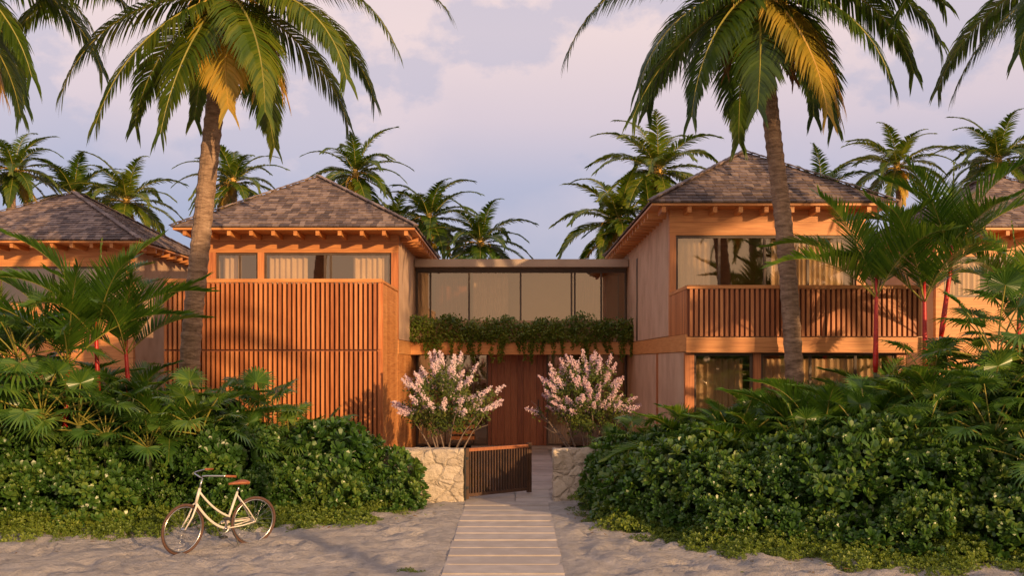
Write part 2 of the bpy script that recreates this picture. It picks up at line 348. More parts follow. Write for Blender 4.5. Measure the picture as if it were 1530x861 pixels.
def fan_mesh(name,nl,pet,rl):
    mb=MB()
    for i in range(nl):
        az=i*2.39996+R(-.3,.3); t=(i+.5)/nl; e=rad(82-75*t)+R(-.1,.1)
        h=V((math.cos(az),math.sin(az),0)); side=V((-math.sin(az),math.cos(az),0))
        pts=[];p=V((0,0,0)); L_=pet*R(.7,1.15)
        for k in range(6):
            d=h*math.cos(e-k*.07)+V((0,0,1))*math.sin(e-k*.07); pts.append(p.copy()); p=p+d*L_/5
        mb.tube(pts,.011,'rachis',4,False)
        c=pts[-1]; nrm=(side.cross(d)); fw=(d+V((0,0,-.35))+nrm*R(-.3,.1)).normalized(); nr=side.cross(fw).normalized()
        i0=mb.mi('fanlf'); nseg=30; rl_=rl*R(.8,1.1)
        for s_ in range(nseg):
            a=(s_+.5)/nseg*rad(300)-rad(150); hw=rad(300)/nseg*.5
            dd=fw*math.cos(a)+side*math.sin(a)+nr*.12*math.cos(a*2)
            pe=(-fw*math.sin(a)+side*math.cos(a))
            L2=rl_*(.82+.18*math.cos(a))*R(.92,1.05)
            b=len(mb.v); w1=L2*.55*math.tan(hw)
            dr=V((0,0,-1))*L2*R(.10,.28)
            m1=c+dd*L2*.55
            mb.v+=[tuple(c),tuple(m1-pe*w1),tuple(m1+nr*.018),tuple(m1+pe*w1),tuple(c+dd*L2*.82-pe*w1*.5+dr*.4),tuple(c+dd*L2*.82+pe*w1*.5+dr*.4),tuple(c+dd*L2+dr)]
            mb.f+=[(b,b+1,b+2),(b,b+2,b+3),(b+1,b+4,b+5,b+3),(b+4,b+6,b+5)]; mb.m+=[i0]*4
    return mb.mesh(name)
FN=[fan_mesh('fan_a',13,.95,.52),fan_mesh('fan_b',11,.8,.46),fan_mesh('fan_c',12,.85,.56)]
def plant(kind,meshes,x,y,z,sc,stem=None):
    e=empty(kind,(x,y,0))
    if z>.15:
        mb=MB(); mb.tube([(0,0,0),(.03,0,z*.5),(0,0,z)],[.06,.05,.045],'greenstem',8); link('stem',mb.mesh('stem',True),e)
    link('leaves',random.choice(meshes),e,(0,0,z),(R(-.1,.1),R(-.1,.1),R(0,6.28)),sc)
for a in [(-6.0,16.9,1.0,1.0),(-5.4,17.6,.8,.85),(-8.0,17.2,1.3,.95),(-9.2,16.6,1.3,.95),(-4.0,18.3,.6,.75),(-7.4,18.6,1.4,.95),
          (4.9,15.6,1.0,1.0),(4.2,16.4,.9,.9),(3.2,16.9,.7,.9),(5.8,15.8,1.1,.95),(6.6,15.2,1.2,.95),(7.6,15.5,1.3,1.0),(2.5,17.6,.5,.7),(8.6,16,1.5,1.05),(6.9,18.2,1.3,.95),(5.3,17.2,1.1,.9),(3.7,15.6,.8,.75)]:
    plant('areca_palm',AR,*a)
for a in [(-8.3,16.2,2.7,1.1),(-8.9,17.6,2.2,1.2),(-7.7,15.8,1.7,1.0),(-8.3,15.8,1.2,1.0),(-4.4,17.4,1.35,.95),(-4.9,18.2,1.6,.95),(-3.5,17.9,1.0,.85),(-4.0,17.3,1.1,.8),(-5.3,16.4,1.4,.9),(-6.7,15.9,1.4,.9),(-9.0,15.6,1.8,1.1),(-6.0,15.9,1.2,.85),(-4.7,16.6,1.1,.75),(-8.7,15.4,1.5,1.0),(-7.1,15.8,1.6,.9),(-3.1,17.7,.8,.7),
          (7.4,14.9,2.6,1.15),(8.2,15.6,2.8,1.2),(7.0,14.2,1.9,1.0),(6.2,14.4,1.6,.9),(2.2,17.5,.9,.85),(3.6,15.8,1.15,.85),(8.0,14.3,2.0,1.0),(2.0,18.9,.6,.75),(4.5,16.4,1.3,.85),(6.3,16.3,1.7,.95),(9.3,15.0,2.3,1.2),(-9.8,16.0,2.3,1.2),(2.9,16.4,1.0,.8),(5.3,14.6,1.35,.85),(7.7,13.8,1.8,.9),(4.4,15.0,1.2,.75),(2.3,16.6,.7,.65),(6.8,15.8,2.1,1.0),(5.9,16.9,1.5,.9),(6.7,13.6,1.5,.8),(7.0,13.1,1.25,.75),(5.9,13.9,1.3,.75)]:
    plant('fan_palm',FN,*a)
for a in [(-2.1,19.0,.25,.62),(-1.55,18.75,.2,.42),(-.85,19.2,.15,.32),(1.25,18.9,.1,.38),(-2.6,18.9,.3,.5),(1.7,18.9,.2,.5)]:
    plant('dwarf_fan_palm',FN,*a)

# shrub clumps
def clump(name,nr,nl,lsz,lw,k,rr=.6,flat=.8,jit=.25):
    mb=MB()
    for i in range(nr):
        d=rv(); d.z=abs(d.z)*1.0-.25; d.normalize()
        p=V((d.x,d.y,d.z*flat))*rr*(1-jit*random.random()**1.5+R(0,.28))
        ax=(d+V((0,0,.6))+rv()*.35).normalized()
        a=ax.orthogonal().normalized(); b=ax.cross(a)
        for j in range(nl):
            an=j*2.39996+R(-.2,.2); op=rad(R(22,78))*(j+2)/(nl+1)+.15
            o_=a*math.cos(an)+b*math.sin(an); dd=(ax*math.cos(op)+o_*math.sin(op)).normalized()
            sd=ax.cross(o_).normalized()
            mb.leaf(p+dd*.01,dd,sd,lsz*R(.7,1.15),lw*R(.8,1.15),k,R(.02,.25))
    return mb.mesh(name)
SH=[clump('shrub_a',100,12,.17,.037,'shrub'),clump('shrub_b',90,12,.19,.042,'shrub'),clump('shrub_c',110,11,.15,.034,'shrub')]
CV=[clump('cover_a',130,8,.075,.017,'cover',.42,.5,.4),clump('cover_b',120,8,.07,.017,'cover',.4,.55,.4)]
def interp(x,tab):
    if x<=tab[0][0]: return tab[0][1]
    for (a,b),(c,d) in zip(tab,tab[1:]):
        if x<=c: return b+(d-b)*(x-a)/(c-a)
    return tab[-1][1]
def hedge(xa,xb,front,hmax,back,name):
    e=empty(name,(xa,15,0)); ec=empty('groundcover_plants',(xa,14,0))
    x=xa
    while x<xb:
        f=interp(x,front); hm=interp(x,hmax); y=f+.35; bk=interp(x,back)
        while y<bk:
            t=min(1,(y-f)/1.5); h=.25+(hm-.25)*(1-(1-t)**1.8)
            h*=1+.55*noise.noise(V((x*.95,y*.95,3)))
            px=x+R(-.2,.2);py=y+R(-.2,.2); sc=R(.5,1.05)*(.6+.4*t)
            link('shrub',random.choice(SH),e,(px-xa,py-15,max(.05,h-.42*sc+R(-.08,.12))),(R(-.3,.3),R(-.3,.3),R(0,6.28)),(sc,sc,sc*R(.9,1.25)))
            if t<.7 or random.random()<.4: link('shrub',random.choice(SH),e,(px-xa,py-15,max(.0,h*.4-.2)),(0,0,R(0,6.28)),sc)
            y+=.5
        x+=.42
    x=xa
    while x<xb:
        f=interp(x,front)+.45*noise.noise(V((x*.9,0,2)))
        for q in range(4):
            y=f+R(-.6,.5)-(.3 if random.random()<.15 else 0); s=R(.25,.75)
            link('groundcover',random.choice(CV),ec,(x-xa+R(-.15,.15),y-14,R(-.06,.05)+(.12 if y>f else 0)),(R(-.2,.2),R(-.2,.2),R(0,6.28)),s)
        x+=.22
hedge(-10.5,-1.7,[(-10.5,14.6),(-8,14.9),(-6.2,15.2),(-4,15.7),(-3,16.2),(-2,16.8),(-1.5,17.3)],[(-10.5,1.95),(-8,1.75),(-6.8,1.5),(-5.8,1.4),(-4.8,1.35),(-3.8,1.25),(-3,1.05),(-2.3,.65),(-1.6,.3)],[(-10.5,18.5),(-3,18.2),(-2.2,17.9),(-1.6,17.8)],'shrub_hedge')
hedge(1.4,10.5,[(1.4,16.8),(1.6,15.6),(2.0,14.7),(2.8,13.8),(4.5,12.9),(6.3,12.5),(10,12.2)],[(1.3,.35),(1.7,.75),(2.2,1.0),(2.9,1.2),(4.2,1.2),(5.3,1.3),(6.2,1.5),(7,1.7),(10,1.95)],[(1.3,17.5),(1.8,17.8),(2.2,18.2),(10,18.0)],'shrub_hedge')
e=empty('sand_sprigs',(0,12,0))
for (x,y,s) in [(1.85,14.4,.35),(2.05,14.2,.25),(-2.7,15.3,.5),(-2.5,15.5,.3),(-1.35,12.15,.28),(-1.15,12.1,.2),(-4.5,12.1,.22),(-6.7,14.2,.3),(-6.2,12.0,.2),(3.1,12.9,.3),(-3.2,15.2,.4),(1.2,15.9,.3),(4.9,12.1,.3),(5.4,11.9,.35),(1.1,16.6,.35),(1.0,17.2,.3),(-1.3,17.6,.25)]:
    link('sprig',random.choice(CV),e,(x,y-12,-.02),(0,0,R(0,6)),s)
# leaf litter
mb=MB()
for i in range(420):
    sd_=random.choice((-1,1)); x=R(-8,-1.4) if sd_<0 else R(.9,7)
    f=interp(x,[(-8,14.9),(-4,15.7),(-2,16.8)]) if sd_<0 else interp(x,[(.9,17),(1.6,15.6),(2.8,13.8),(4.5,12.9),(7,12.4)])
    y=f-abs(random.gauss(0,.7)); a=R(0,6.28); d=V((math.cos(a),math.sin(a),R(-.05,.25))).normalized(); s_=V((-math.sin(a),math.cos(a),R(-.3,.3))).normalized()
    mb.leaf(V((x,y,.045)),d,s_,R(.04,.10),R(.008,.02),random.choice(['palmbrown','palmbrown','cover']),R(-.2,.2),.9)
link('leaf_litter',mb.mesh('litter'))
e=empty('background_and_shade_foliage',(0,0,0))
for i in range(100):  # unseen clumps behind the camera, added to shade the sand
    x=R(0,30); z=R(0,2.7)+.7*noise.noise(V((x*.6,0,0)))
    link('foliage',random.choice(SH),e,(x,-6.5-R(0,2.5),z),(R(-.5,.5),R(-.5,.5),R(0,6)),R(1.6,2.6))
for i in range(110):
    link('foliage',random.choice(SH),e,(R(-42,42),R(37,46),R(0,5.0)),(R(-.5,.5),R(-.5,.5),R(0,6)),R(2.5,4))

# flowering trees
def myrtle(x,y):
    e=empty('flowering_crape_myrtle',(x,y,0)); mb=MB(); tips=[]
    for i in range(9):
        az=i*.7+R(-.2,.2); p=V((R(-.08,.08),R(-.08,.08),.1)); pts=[p.copy()]; d=V((math.cos(az)*.28,math.sin(az)*.28,1)).normalized()
        for k in range(6):
            d=(d+V((math.cos(az)*.05,math.sin(az)*.05,0))+rv()*.12).normalized(); p=p+d*.29; pts.append(p.copy())
            if k>2: 
                q=p+(rv()*.6+d).normalized()*.38; mb.tube([p,p.lerp(q,.5)+rv()*.03,q],[.01,.007,.004],'bark',4); tips.append(q)
        mb.tube(pts,[.03,.027,.023,.018,.014,.01,.006],'bark',6); tips.append(p)
    link('stems',mb.mesh('stems',True),e)
    lv=MB(); fl=MB(); cs=[]
    for i in range(110):
        d=rv(); rr_=R(.4,1)**.6
        cs.append(V((d.x*.88*rr_,d.y*.8*rr_,1.86+d.z*.74*rr_)))
    cs+=[t_ for t_ in tips if (t_-V((0,0,1.85))).length<1.0]
    for c in cs:
        for j in range(34):
            q=c+rv()*R(0,.18); d=rv(); s_=d.orthogonal().normalized(); lv.leaf(q,d,s_,R(.05,.09),.018,'treelf',.1,.9)
        if c.z>1.5 and random.random()<.9:
            o_=(c-V((0,0,1.3))).normalized(); c2=c+o_*.08
            for j in range(75):
                tt=random.random(); q=c2+o_*.24*tt+rv()*R(0,.085)*(1.15-tt); d=rv(); s_=d.orthogonal().normalized(); fl.leaf(q,d,s_,R(.028,.045),.014,'flower',.2,.9)
    link('leaves',lv.mesh('leaves'),e); link('flowers',fl.mesh('flowers'),e)
myrtle(-1.40,20.1); myrtle(1.5,20.1)

# ---------------------------------------------------------------- ground, path, walls, gate
xs=[-300,-120,-60,-30,-18]+[-12+.1*i for i in range(241)]+[18,30,60,120,300]
ys=[-120,-60,-20,-6]+[2+.5*i for i in range(16)]+[10+.1*i for i in range(100)]+[22,30,45,80,200,600]
feet=[(R(-7,8),R(11.5,16),R(0,6.28)) for i in range(300)]
vv=[];ff=[]
for y in ys:
    for x in xs:
        z=0
        if 9<y<20 and abs(x)<12.1:
            ed=abs(x+.14)-.66+.10*noise.noise(V((x*.5,y*1.4,8)))
            z=.05*noise.noise(V((x*1.1,y*1.1,0)))+.055*noise.noise(V((x*2.9,y*2.9,5)))+.035*noise.noise(V((x*6,y*6,9)))
            z*=min(1,max(0,(ed-.1)/.4)); z+=.034*min(1,max(0,ed/.12))
        vv.append([x,y,z])
nx=len(xs)
for (fx,fy,fa) in feet:
    if abs(fx+.15)<1.1: continue
    for j,y in enumerate(ys):
        if abs(y-fy)>.3: continue
        for i,x in enumerate(xs):
            if abs(x-fx)>.3: continue
            dx=x-fx;dy=y-fy; u=dx*math.cos(fa)+dy*math.sin(fa); w=-dx*math.sin(fa)+dy*math.cos(fa)
            q=(u/.19)**2+(w/.11)**2
            vv[j*nx+i][2]+=-.05*math.exp(-q*1.2)+.022*math.exp(-(q-1.9)**2)
for j in range(len(ys)-1):
    for i in range(nx-1): ff.append((j*nx+i,j*nx+i+1,(j+1)*nx+i+1,(j+1)*nx+i))
me=bpy.data.meshes.new('ground'); me.from_pydata(vv,[],ff); me.materials.append(M['sand']); me.polygons.foreach_set('use_smooth',[True]*len(ff)); link('sand_ground',me)
mb=MB(); y=8.0
while y<17.9:
    mb.box(-.90+R(-.01,.01),.62+R(-.01,.01),y,y+.49,-.1,.034+R(-.004,.006),'concrete')
    y+=.565
y=18.0
while y<28.9:
    mb.box(-.95,.0,y,y+.58,-.1,.032+R(-.003,.003),'concrete'); mb.box(.02,.98,y,y+.58,-.1,.032+R(-.003,.003),'concrete'); y+=.6
mb.box(-1.3,1.4,29.0,29.3,-.1,.1,'concrete')
link('stone_path',mb.mesh('path'))
def stonewall(x0,x1,y0,y1,h,name='stone_wall'):
    import bmesh
    bm=bmesh.new(); bmesh.ops.create_cube(bm,size=1)
    for v in bm.verts: v.co=V((x0+(v.co.x+.5)*(x1-x0),y0+(v.co.y+.5)*(y1-y0),-.05+(v.co.z+.5)*(h+.05)))
    for ax,L_ in ((0,x1-x0),(1,y1-y0),(2,h)):
        n=int(L_/.04)
        for k in range(1,n):
            co=V((0,0,0)); co[ax]=(x0,y0,-.05)[ax]+L_*k/n; no=V((0,0,0)); no[ax]=1
            bmesh.ops.bisect_plane(bm,geom=bm.verts[:]+bm.edges[:]+bm.faces[:],plane_co=co,plane_no=no)
    bm.normal_update()
    for v in bm.verts:
        c=v.co; a=.03*noise.noise(c*4)+.02*noise.noise(c*9)
        v.co=c+v.normal*a
    me=bpy.data.meshes.new(name); bm.to_mesh(me); bm.free(); me.materials.append(M['stone'])
    for p in me.polygons: p.use_smooth=True
    link(name,me)
stonewall(-3.4,-.96,18.1,18.5,1.0)
stonewall(.72,1.95,18.1,18.5,1.0)
ge=empty('wooden_gate',(-.93,18.2,0)); mb=MB(); gl=1.58
mb.box(0,.07,-.035,.035,.06,1.02,'gatewood'); mb.box(gl-.08,gl,-.035,.035,.06,1.04,'gatewood')
mb.box(.07,gl-.08,-.03,.03,.95,1.01,'wooddark'); mb.box(.07,gl-.08,-.025,.025,.1,.16,'gatewood')
n=22
for i in range(n):
    x=.10+(gl-.2)*(i+.0)/(n-1); mb.box(x-.011,x+.011,-.028,.028,.16,.95,'gatewood')
link('gate_leaf',mb.mesh('gate'),ge); ge.rotation_euler=(0,0,rad(38))
mb=MB(); mb.box(-.03,.0,-.03,.03,0,1.0,'black'); 
for z in (.25,.8): mb.box(-.0,.05,-.045,-.036,z,z+.05,'black')
link('hinges',mb.mesh('h'),ge)

# ---------------------------------------------------------------- buildings
def roof(mb,x0,x1,y0,y1,ze,rise):
    hw=(x1-x0)/2; cx=(x0+x1)/2
    A=V((x0,y0,ze));B=V((x1,y0,ze));C=V((x1,y1,ze));D=V((x0,y1,ze)); P=V((cx,y0+hw,ze+rise)); Q=V((cx,y1-hw,ze+rise))
    for a,b,c,d in ((A,B,P,P),(B,C,Q,P),(C,D,Q,Q),(D,A,P,Q)):
        n=(b-a).cross(d-a).normalized(); 
        if n.z<0:n=-n
        mb.poly([p-n*.01 for p in ([a,b,c,d] if c!=d else [a,b,c])],'shingle')
        u=(b-a).normalized(); Lr=((d-a)-u*(d-a).dot(u)).length; up=((d-a)-u*(d-a).dot(u)).normalized()
        wl=(b-a).length; sl1=(d-a).dot(u); sr1=(c-a).dot(u)
        rows=int(Lr/.165)
        for r in range(rows):
            t=r/rows; t2=min(1,(r+1.25)/rows); tl=r/rows
            l=sl1*t; rr=wl+(sr1-wl)*t; l2=sl1*t2; r2=wl+(sr1-wl)*t2
            s=l-R(0,.15)
            while s<rr:
                w=R(.13,.26); sa=max(s,l); sb=min(s+w-.008,rr)
                if sb-sa>.02:
                    ta=min(max(sa,l2),r2); tb=min(max(sb,l2),r2); jt=R(-.012,.006); th=R(.028,.045)
                    b0=len(mb.v); o1=a+up*(Lr*t+jt); o2=a+up*(Lr*t2)
                    mb.v+=[tuple(o1+u*sa+n*th),tuple(o1+u*sb+n*th),tuple(o2+u*tb+n*.012),tuple(o2+u*ta+n*.012),tuple(o1+u*sa),tuple(o1+u*sb)]
                    mb.f+=[(b0,b0+1,b0+2,b0+3),(b0+4,b0+5,b0+1,b0),(b0+4,b0,b0+3),(b0+5,b0+2,b0+1)]; mb.m+=[mb.mi('shingle')]*4
                s+=w
    for a,b in ((A,P),(B,P),(C,Q),(D,Q),(P,Q)):
        d=(b-a).normalized(); L_=(b-a).length; k=max(1,int(L_/.25)); sd=d.cross(V((0,0,1))).normalized(); nn_=sd.cross(d)
        for i in range(k):
            c=a+d*((i+.5)*L_/k)+nn_*(.055); mb.obox(c,sd*.075,(d*L_/k*.53+nn_*.008),nn_*.012,'shingle')
def eaves(mb,x0,x1,y0,y1,ze,wx0,wx1,wy0):
    mb.box(x0+.03,x1-.03,y0+.03,y1-.03,ze-.07,ze-.02,'woodh')
    x=x0+.3
    while x<x1-.2:
        mb.box(x-.045,x+.045,y0+.10,wy0+.1,ze-.20,ze-.07,'woodh'); x+=.55
    y=wy0+.5
    while y<y1-.3:
        mb.box(x0+.08,wx0+.05,y-.045,y+.045,ze-.20,ze-.07,'woodh'); mb.box(wx1-.05,x1-.08,y-.045,y+.045,ze-.20,ze-.07,'woodh'); y+=.55
def curtain(mb,x0,x1,y,z0,z1):
    n=int((x1-x0)/.02); b=len(mb.v); i=mb.mi('curtain'); ph=R(0,6)
    for k in range(n+1):
        x=x0+(x1-x0)*k/n; yy=y+.035*math.sin(x*46+2*math.sin(x*3+ph))+.018*math.sin(x*19+ph)
        mb.v+=[(x,yy,z0),(x,yy,z1)]
    for k in range(n): mb.f.append((b+2*k,b+2*k+2,b+2*k+3,b+2*k+1)); mb.m.append(i)
def slats(mb,x0,x1,y,z0,z1,sp=.115,w=.055,d=.06,k='woodv'):
    x=x0+w/2
    while x<x1:
        mb.box(x-w/2,x+w/2,y+R(-.002,.002),y+d,z0,z1,k); x+=sp
def glazing(fr,gl,x0,x1,y,z0,z1,mull,fw=.05):
    gl.poly([(x0,y+.03,z0),(x1,y+.03,z0),(x1,y+.03,z1),(x0,y+.03,z1)],'glass')
    fr.box(x0,x1,y,y+.06,z0,z0+fw,'frame'); fr.box(x0,x1,y,y+.06,z1-fw,z1,'frame')
    for m_ in [x0+fw/2]+list(mull)+[x1-fw/2]: fr.box(m_-fw/2,m_+fw/2,y-.004,y+.064,z0+fw,z1-fw,'frame')
def room(mb,x0,x1,y0,y1,z0,z1,k='inside'):
    mb.poly([(x0,y1,z0),(x1,y1,z0),(x1,y1,z1),(x0,y1,z1)],k)
    mb.poly([(x0,y0,z0),(x1,y0,z0),(x1,y1,z0),(x0,y1,z0)],'wooddark')
    mb.poly([(x0,y0,z1),(x1,y0,z1),(x1,y1,z1),(x0,y1,z1)],'inside')
    mb.poly([(x0,y0,z0),(x0,y1,z0),(x0,y1,z1),(x0,y0,z1)],k); mb.poly([(x1,y0,z0),(x1,y1,z0),(x1,y1,z1),(x1,y0,z1)],k)

# ---- left house
B=empty('wooden_villa',(0,0,0)); wl=MB();gl=MB();fr=MB();rf=MB();sl=MB();cu=MB()
ZE=5.98
XL,XR=-7.95,-3.0
slats(sl,XL,XR-.05,22.0,2.92,4.44,.108,.060,.06); slats(sl,XL,XR-.05,22.0,.1,2.88,.108,.060,.06)
sl.box(XL,XR,21.97,22.12,4.44,4.52,'woodh')
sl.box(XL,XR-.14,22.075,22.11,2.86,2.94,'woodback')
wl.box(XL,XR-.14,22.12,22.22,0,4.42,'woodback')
wl.box(XR-.12,XR,22.06,22.16,.02,4.435,'woodv')
y=22.165
while y<24.95:
    wl.box(XR-.10,XR-.012,y,y+.135,.02,4.43,'woodh'); y+=.14
wl.box(XR-.14,XR+.01,22.13,24.98,4.44,4.50,'woodh')
y=22.165
while y<24.9:
    wl.box(XL+.01,XL+.1,y,y+.135,.02,4.43,'woodv'); y+=.14
wl.box(XL+.11,XR-.15,22.23,25.0,3.0,3.2,'stucco')
yw=25.0
wl.box(XL,XR,yw,yw+.15,5.45,5.75,'woodh'); wl.box(XL,XR-.002,yw+.002,yw+.15,5.755,ZE-.02,'woodh')
for x,w in ((XL,.25),(-6.62,.16),(XR-.18,.18)): wl.box(x,x+w,yw-.01,yw+.14,3.2,5.449,'woodv')
glazing(fr,gl,XL+.25,-6.62,yw+.05,3.25,5.445,[-7.1]); glazing(fr,gl,-6.46,XR-.18,yw+.05,3.25,5.445,[-4.9,-4.75])
room(cu,XL+.2,XR-.2,yw+.2,28.5,3.22,5.7); 
curtain(cu,-6.4,-5.4,yw+.3,3.3,5.4); curtain(cu,-4.2,-3.3,yw+.3,3.3,5.4); curtain(cu,-7.6,-7.1,yw+.3,3.3,5.4)
wl.box(XR-.15,XR,yw+.16,31,3.22,ZE-.03,'stucco'); wl.box(XR-.13,XR+.02,yw,28.0,2.84,3.2,'woodh')
y=yw
while y<29.3: wl.box(XR-.13,XR,y,y+.16,0,2.83,'woodh'); y+=.165
wl.box(XL,XL+.15,yw+.16,31,0,ZE-.03,'stucco'); wl.box(XL,XR,31,31.15,0,ZE-.03,'stucco')
roof(rf,-8.5,-2.45,24.0,31.6,ZE,1.8); eaves(rf,-8.5,-2.45,24.0,31.6,ZE,XL,XR,yw)
for n_,b_ in (('walls',wl),('window_frames',fr),('window_glass',gl),('slat_screen',sl),('roof',rf),('curtains_and_rooms',cu)): link(n_,b_.mesh(n_),B)

# ---- right house
B=empty('wooden_villa',(0,0,0)); wl=MB();gl=MB();fr=MB();rf=MB();sl=MB();cu=MB()
XL,XR=3.4,7.7; ZE=6.05; yw=21.3; yb=19.1
wl.box(XL,XR,yw,yw+.15,5.42,5.70,'woodh'); wl.box(XL+.002,XR,yw+.002,yw+.15,5.705,ZE-.03,'woodh')
wl.box(XL,XL+.14,yw-.01,yw+.15,3.2,5.419,'woodv'); wl.box(XR-.2,XR,yw-.01,yw+.15,3.2,5.419,'woodv')
glazing(fr,gl,XL+.14,XR-.2,yw+.04,3.2,5.41,[4.5,5.5,6.45])
room(cu,XL+.16,XR-.1,yw+.2,24.5,3.15,5.6)
curtain(cu,XL+.2,4.35,yw+.3,3.2,5.38); curtain(cu,5.7,7.45,yw+.3,3.2,5.38)
wl.box(XL,XL+.15,yw+.16,31,3.21,ZE-.03,'stucco'); wl.box(XL-.02,XL+.12,yb+.1,28.0,2.84,3.19,'woodh'); wl.box(XL,XL+.13,yb+.37,29.3,0,2.83,'stucco')
wl.box(XL-.01,XL+.14,26.8,27.1,3.22,5.5,'frame'); wl.box(XL-.012,XL+.14,23.0,23.25,.02,2.83,'woodv')
wl.box(XR-.15,XR,yw+.16,31,0,ZE-.03,'stucco'); wl.box(XL,XR,31,31.15,0,ZE-.03,'stucco')
wl.box(XL-.02,XR+.4,yb,yb+.10,2.82,3.12,'woodh'); wl.box(XL+.13,XR+.38,yb+.11,yw,2.9,3.14,'stucco')
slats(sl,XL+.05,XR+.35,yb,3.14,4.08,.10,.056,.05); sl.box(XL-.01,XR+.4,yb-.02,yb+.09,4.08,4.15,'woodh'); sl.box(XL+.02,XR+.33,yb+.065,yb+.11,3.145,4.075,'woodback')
y=yb+.12
while y<yw-.05:
    sl.box(XL,XL+.06,y,y+.125,3.2,4.075,'woodv'); y+=.13
sl.box(XL-.012,XL+.09,yb+.095,yw-.02,4.08,4.148,'woodh')
wl.box(XL-.01,XL+.17,yb+.2,yb+.36,0,2.81,'woodv'); wl.box(4.75,4.9,yb+.2,yb+.36,0,2.81,'woodv'); wl.box(XR-.1,XR+.1,yb+.2,yb+.36,0,2.81,'woodv')
glazing(fr,gl,XL+.17,4.75,yb+.26,.05,2.81,[]); glazing(fr,gl,4.9,XR-.1,yb+.26,.05,2.81,[5.9,6.8])
room(cu,XL+.15,XR-.2,yb+.4,23.5,.04,2.78); curtain(cu,5.0,7.4,yb+.5,.1,2.7); curtain(cu,3.65,4.7,yb+.9,.1,2.7)
roof(rf,2.9,8.15,20.7,31.5,ZE,1.62); eaves(rf,2.9,8.15,20.7,31.5,ZE,XL,XR,yw)
for n_,b_ in (('walls',wl),('window_frames',fr),('window_glass',gl),('balcony_slats',sl),('roof',rf),('curtains_and_rooms',cu)): link(n_,b_.mesh(n_),B)

# ---- centre link
B=empty('glass_link_building',(0,0,0)); wl=MB();gl=MB();fr=MB();cu=MB();dr=MB()
yc=29.35
wl.box(-2.98,3.38,yc-.5,33,5.46,5.69,'fascia'); wl.box(-2.98,3.38,yc-.1,yc+.15,5.38,5.455,'frame')
glazing(fr,gl,-2.98,3.38,yc,3.75,5.38,[-2.55,-1.38,.18,1.72,1.82,2.62],.055)
room(cu,-2.96,3.36,yc+.1,31.5,3.3,5.45); curtain(cu,-1.3,-.2,yc+.9,3.4,5.4); cu.box(-2.5,-1.5,yc+1.2,yc+1.3,3.3,5.3,'wooddark'); cu.box(2.0,2.9,yc+1.4,yc+1.5,3.3,5.3,'wooddark')
wl.box(-2.99,3.39,yc-1.4,yc-1.3,3.22,3.82,'stucco'); wl.box(-2.99,3.39,yc-1.29,yc-.02,3.2,3.4,'stucco'); wl.box(-2.98,3.38,yc-.01,yc+.1,3.4,3.74,'stucco')
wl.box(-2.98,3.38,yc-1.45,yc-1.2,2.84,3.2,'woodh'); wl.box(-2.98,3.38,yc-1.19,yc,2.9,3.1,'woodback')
x=-.70
for k in range(8):
    dr.box(x,x+.188,yc-.02,yc+.05,.1,2.84,'wooddark'); x+=.195
dr.box(-.80,-.71,yc-.05,yc+.06,.0,2.88,'wooddark'); dr.box(.87,.96,yc-.05,yc+.06,0,2.88,'wooddark')
dr.box(.70,.725,yc-.09,yc-.05,1.0,1.5,'black'); dr.box(.70,.725,yc-.05,yc-.02,1.05,1.08,'black'); dr.box(.70,.725,yc-.05,yc-.02,1.42,1.45,'black')
glazing(fr,gl,-2.98,-.80,yc,.1,2.88,[-1.25,-2.1]); glazing(fr,gl,.96,3.38,yc,.1,2.88,[1.75,2.6])
room(cu,-2.9,3.3,yc+.1,32.5,.08,2.88); curtain(cu,1.0,1.7,yc+.4,.1,2.85); curtain(cu,-2.9,-2.0,yc+.4,.1,2.85)
z=.3
while z<1.4: cu.box(-1.9,-1.2,yc-.35,yc-.15,z,z+.1,'woodh'); z+=.17
for n_,b_ in (('walls',wl),('window_frames',fr),('window_glass',gl),('front_door',dr),('curtains_and_rooms',cu)): link(n_,b_.mesh(n_),B)
mb=MB()
for i in range(1500):
    x=R(-3.1,3.45); n_=noise.noise(V((x*1.3,0,7)))
    c=V((x,27.85+R(-.18,.35),3.55+.28*R(-1,1)*(1+n_)+.1*n_))
    for j in range(9):
        d=rv(); mb.leaf(c+rv()*.1,d,d.orthogonal().normalized(),R(.05,.09),.026,'vine',.1,.9)
for i in range(60):
    x=R(-3.0,3.4); L_=R(.1,.75); z=3.35; y=27.78; dx=0
    while z>3.35-L_:
        dx+=R(-.02,.02); z-=.03; 
        for j in range(3):
            d=(rv()+V((0,-.3,-.5))).normalized(); mb.leaf(V((x+dx,y,z))+rv()*.03,d,d.orthogonal().normalized(),R(.05,.08),.024,'vine',.1,.9)
link('hanging_vine',mb.mesh('vine'))

